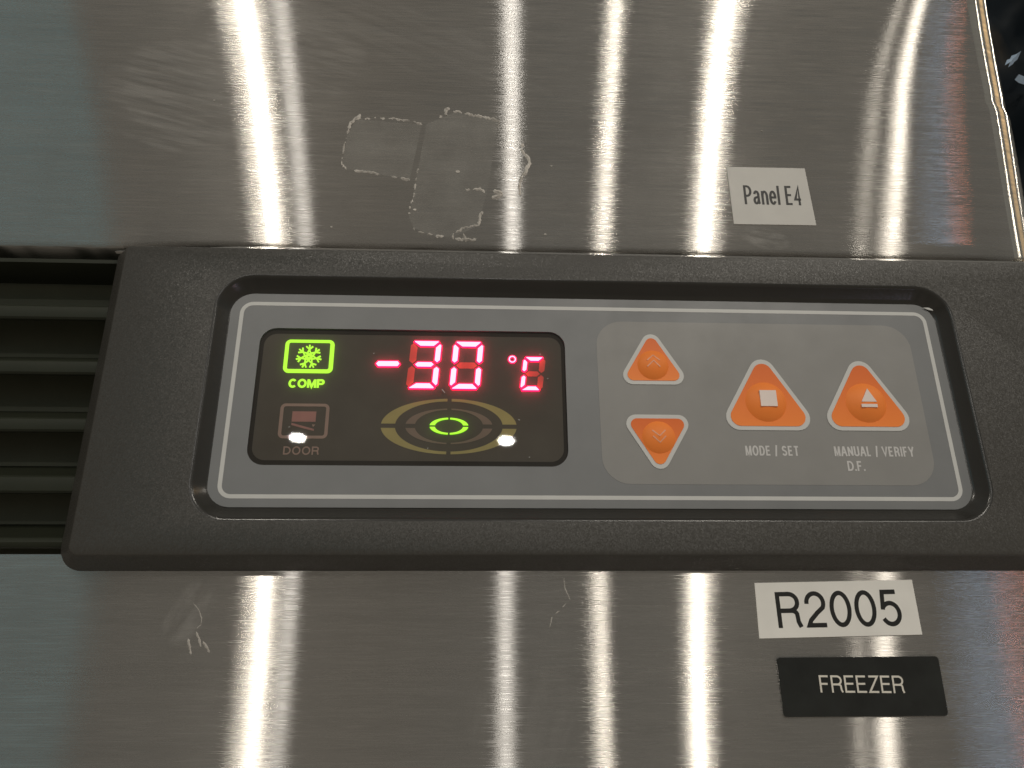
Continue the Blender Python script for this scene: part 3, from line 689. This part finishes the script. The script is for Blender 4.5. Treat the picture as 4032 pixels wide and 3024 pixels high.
quarters(5.25, 2.36, 3.9, 1.98, 0.28, 0.27, GRN_ON, True)
quarters(5.38, 2.46, 3.8, 1.9, 0.24, 0.22, GRN_RIM, False)

# compressor indicator, lit green
ci = ring('compressor_indicator', rrect(-86.95, -73.25, 7.05, 17.05, 1.5, 6), rrect(-85.95, -74.4, 8.12, 16.25, 0.5, 6), YG, YB, GRN_ON, cp)
ci['label'] = 'lit green snowflake indicator lettered COMP'
paths = []
fx, fz = -80.15, 11.95
for k in range(7):
    a = math.pi/2 + 2*math.pi*k/7; d = Vector((math.cos(a), math.sin(a))); nn = Vector((-d.y, d.x)); c = Vector((fx, fz))
    paths.append([tuple(c+d*1.75), tuple(c+d*3.6)])
    for sgn in (-1, 1):
        paths.append([tuple(c+d*2.25), tuple(c+d*3.15+nn*sgn*0.95)])
        paths.append([tuple(c+d*0.25), tuple(c+d*1.25+nn*sgn*0.40), tuple(c+d*2.1)])
strokes('snowflake', paths, 0.40, YG, YB, GRN_ON, ci)
text('lettering', 'COMP', quad(-85.0, -75.1, 2.6, 5.15), YG, GRN_ON, ci, 0.25, 0.05)
# door indicator, unlit
di = ring('door_indicator', rrect(-86.55, -73.25, -11.9, -1.95, 1.4, 6), rrect(-85.65, -74.15, -11.1, -2.75, 0.6, 6), YB-0.06, YB, DOORF_OFF, cp)
di['label'] = 'unlit dull red open-door indicator lettered DOOR'
prism('cabinet_symbol', rect(-83.2, -76.75, -7.15, -4.2), YB-0.06, YB, DOOR_OFF, di)
prism('open_door_symbol', [(-83.2, -8.1), (-79.1, -9.25), (-77.0, -9.75), (-77.0, -9.2), (-81.0, -8.1), (-83.2, -7.5)], YB-0.06, YB, DOOR_OFF, di)
prism('arrow_symbol', [(-77.65, -7.9), (-77.3, -8.65), (-76.75, -7.95)], YB-0.06, YB, DOORF_OFF, di)
text('lettering', 'DOOR', quad(-84.65, -75.1, -16.45, -14.15), YB-0.06, DOORF_OFF, di, 0.17, 0.16)
# dust on the pane
for x, z, l, a in ((-42.2, 1.9, 1.3, -50), (-15, 13.4, 0.35, 10), (-21.2, -6.3, 0.5, -20), (-13.0, 6.0, 0.4, 5), (-46.0, -14.6, 0.4, 80), (-62, 13.0, 0.35, 80), (-18.5, -16.9, 0.3, 20), (-83.5, -8.9, 0.4, 15)):
    dx, dz = l/2*math.cos(math.radians(a)), l/2*math.sin(math.radians(a))
    strokes('dust_fleck', [[(x-dx, z-dz), (x, z+0.04), (x+dx, z+dz)]], 0.13, -0.02, 0.05, WHITEPRINT, disp)

# ------------------------------------------------------------------ stuck-on labels
def sticker(name, label, cat, q, y, th, mat, r=0.0):
    poly = [q[3], q[2], q[1], q[0]]
    if r: o = prism(name, fillet(poly, r, 4), y-th, y, mat)
    else:                                   # thin tape that follows the sheet
        tl, tr, br, bl = [Vector(p) for p in q]; nx, nz = 14, 6; v, f = [], []
        for j in range(nz+1):
            for i in range(nx+1):
                a, b = i/nx, j/nz; p = (bl*(1-a)+br*a)*(1-b) + (tl*(1-a)+tr*a)*b; v.append((p.x, y-th, p.y))
        f = [(j*(nx+1)+i, j*(nx+1)+i+1, (j+1)*(nx+1)+i+1, (j+1)*(nx+1)+i) for j in range(nz) for i in range(nx)]
        rim = list(range(nx+1)) + [j*(nx+1)+nx for j in range(1, nz+1)] + [nz*(nx+1)+i for i in range(nx-1, -1, -1)] + [j*(nx+1) for j in range(nz-1, 0, -1)]
        b0 = len(v); v += [(v[k][0], y, v[k][2]) for k in rim]; n = len(rim)
        f += [(rim[k], b0+k, b0+(k+1) % n, rim[(k+1) % n]) for k in range(n)]
        o = mesh(name, v, f, mat)
    o['label'] = label; o['category'] = cat
    return o
s = sticker('label_sticker', 'small white label reading Panel E4 on the steel above the bezel', 'label', [(46.6, 80.3), (72.2, 80.45), (72.9, 59.2), (46.65, 59.0)], UY, 0.22, PAPER)
text('lettering', 'Panel E4', [(51.05, 73.4), (69.7, 73.6), (69.5, 66.4), (50.95, 66.3)], UY-0.24, INK, s, 0.11, 0.045)
s = sticker('label_sticker', 'wide white label reading R2005 stuck just below the black bezel', 'label', [(40.29, -49.94), (82.80, -49.15), (83.05, -62.97), (39.94, -63.75)], LY, 0.22, PAPER_B)
text('lettering', 'R2005', [(45.27, -52.26), (78.41, -51.62), (78.56, -60.89), (45.32, -61.24)], LY-0.24, INK, s, 0.125, 0.10)
s = sticker('nameplate', 'glossy black plate engraved FREEZER below the white R2005 label', 'nameplate', [(43.79, -68.39), (86.11, -68.29), (86.11, -82.35), (43.84, -82.25)], LY, 0.4, PLATE, 0.9)
text('lettering', 'FREEZER', [(54.00, -72.63), (76.00, -72.88), (75.90, -77.02), (54.00, -76.68)], LY-0.43, PLATEINK, s, 0.115, 0.10)

for o in upper.children: bowed(o, bow_u)
for o in lower.children: bowed(o, bow_l)
for o in [o for o in bpy.data.objects if o.get('category') in ('label', 'nameplate')]: bowed(o, bow_u if 'E4' in o['label'] else bow_l)

# ------------------------------------------------------------------ dark film beyond the freezer's edge
bag = thing('plastic_sheet', 'dark crumpled plastic beyond the freezer edge at top right', 'plastic sheet')
v, f = [], []
nx, nz = 26, 34
for j in range(nz):
    for i in range(nx):
        x = 140 + i*6; z = 40 + j*6
        y = 70 + 7*math.sin(x*0.07+z*0.05) + 4*math.sin(z*0.13-x*0.11) + random.uniform(-1.6, 1.6)
        v.append((x, y, z))
for j in range(nz-1):
    for i in range(nx-1):
        a = j*nx+i; f.append((a, a+1, a+nx+1, a+nx))
mesh('film', v, f, BAG, bag, smooth=70)
def painted_glint(pts):  # pale ribbon painted in as a glint on the dark film
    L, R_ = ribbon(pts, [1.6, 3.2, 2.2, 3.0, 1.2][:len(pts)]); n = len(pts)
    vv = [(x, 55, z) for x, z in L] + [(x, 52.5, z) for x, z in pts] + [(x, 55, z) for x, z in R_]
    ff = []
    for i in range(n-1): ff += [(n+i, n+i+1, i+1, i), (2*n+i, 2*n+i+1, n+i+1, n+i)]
    mesh('painted_glint', vv, ff, GLINT_BLUE, bag, smooth=60)
painted_glint([(198.4, 176.6), (200.6, 179.1), (201.6, 179.8), (203.2, 181.6), (205.0, 183.2)])
painted_glint([(200.7, 170.0), (202.5, 169.0), (204.3, 167.8), (207, 167)])
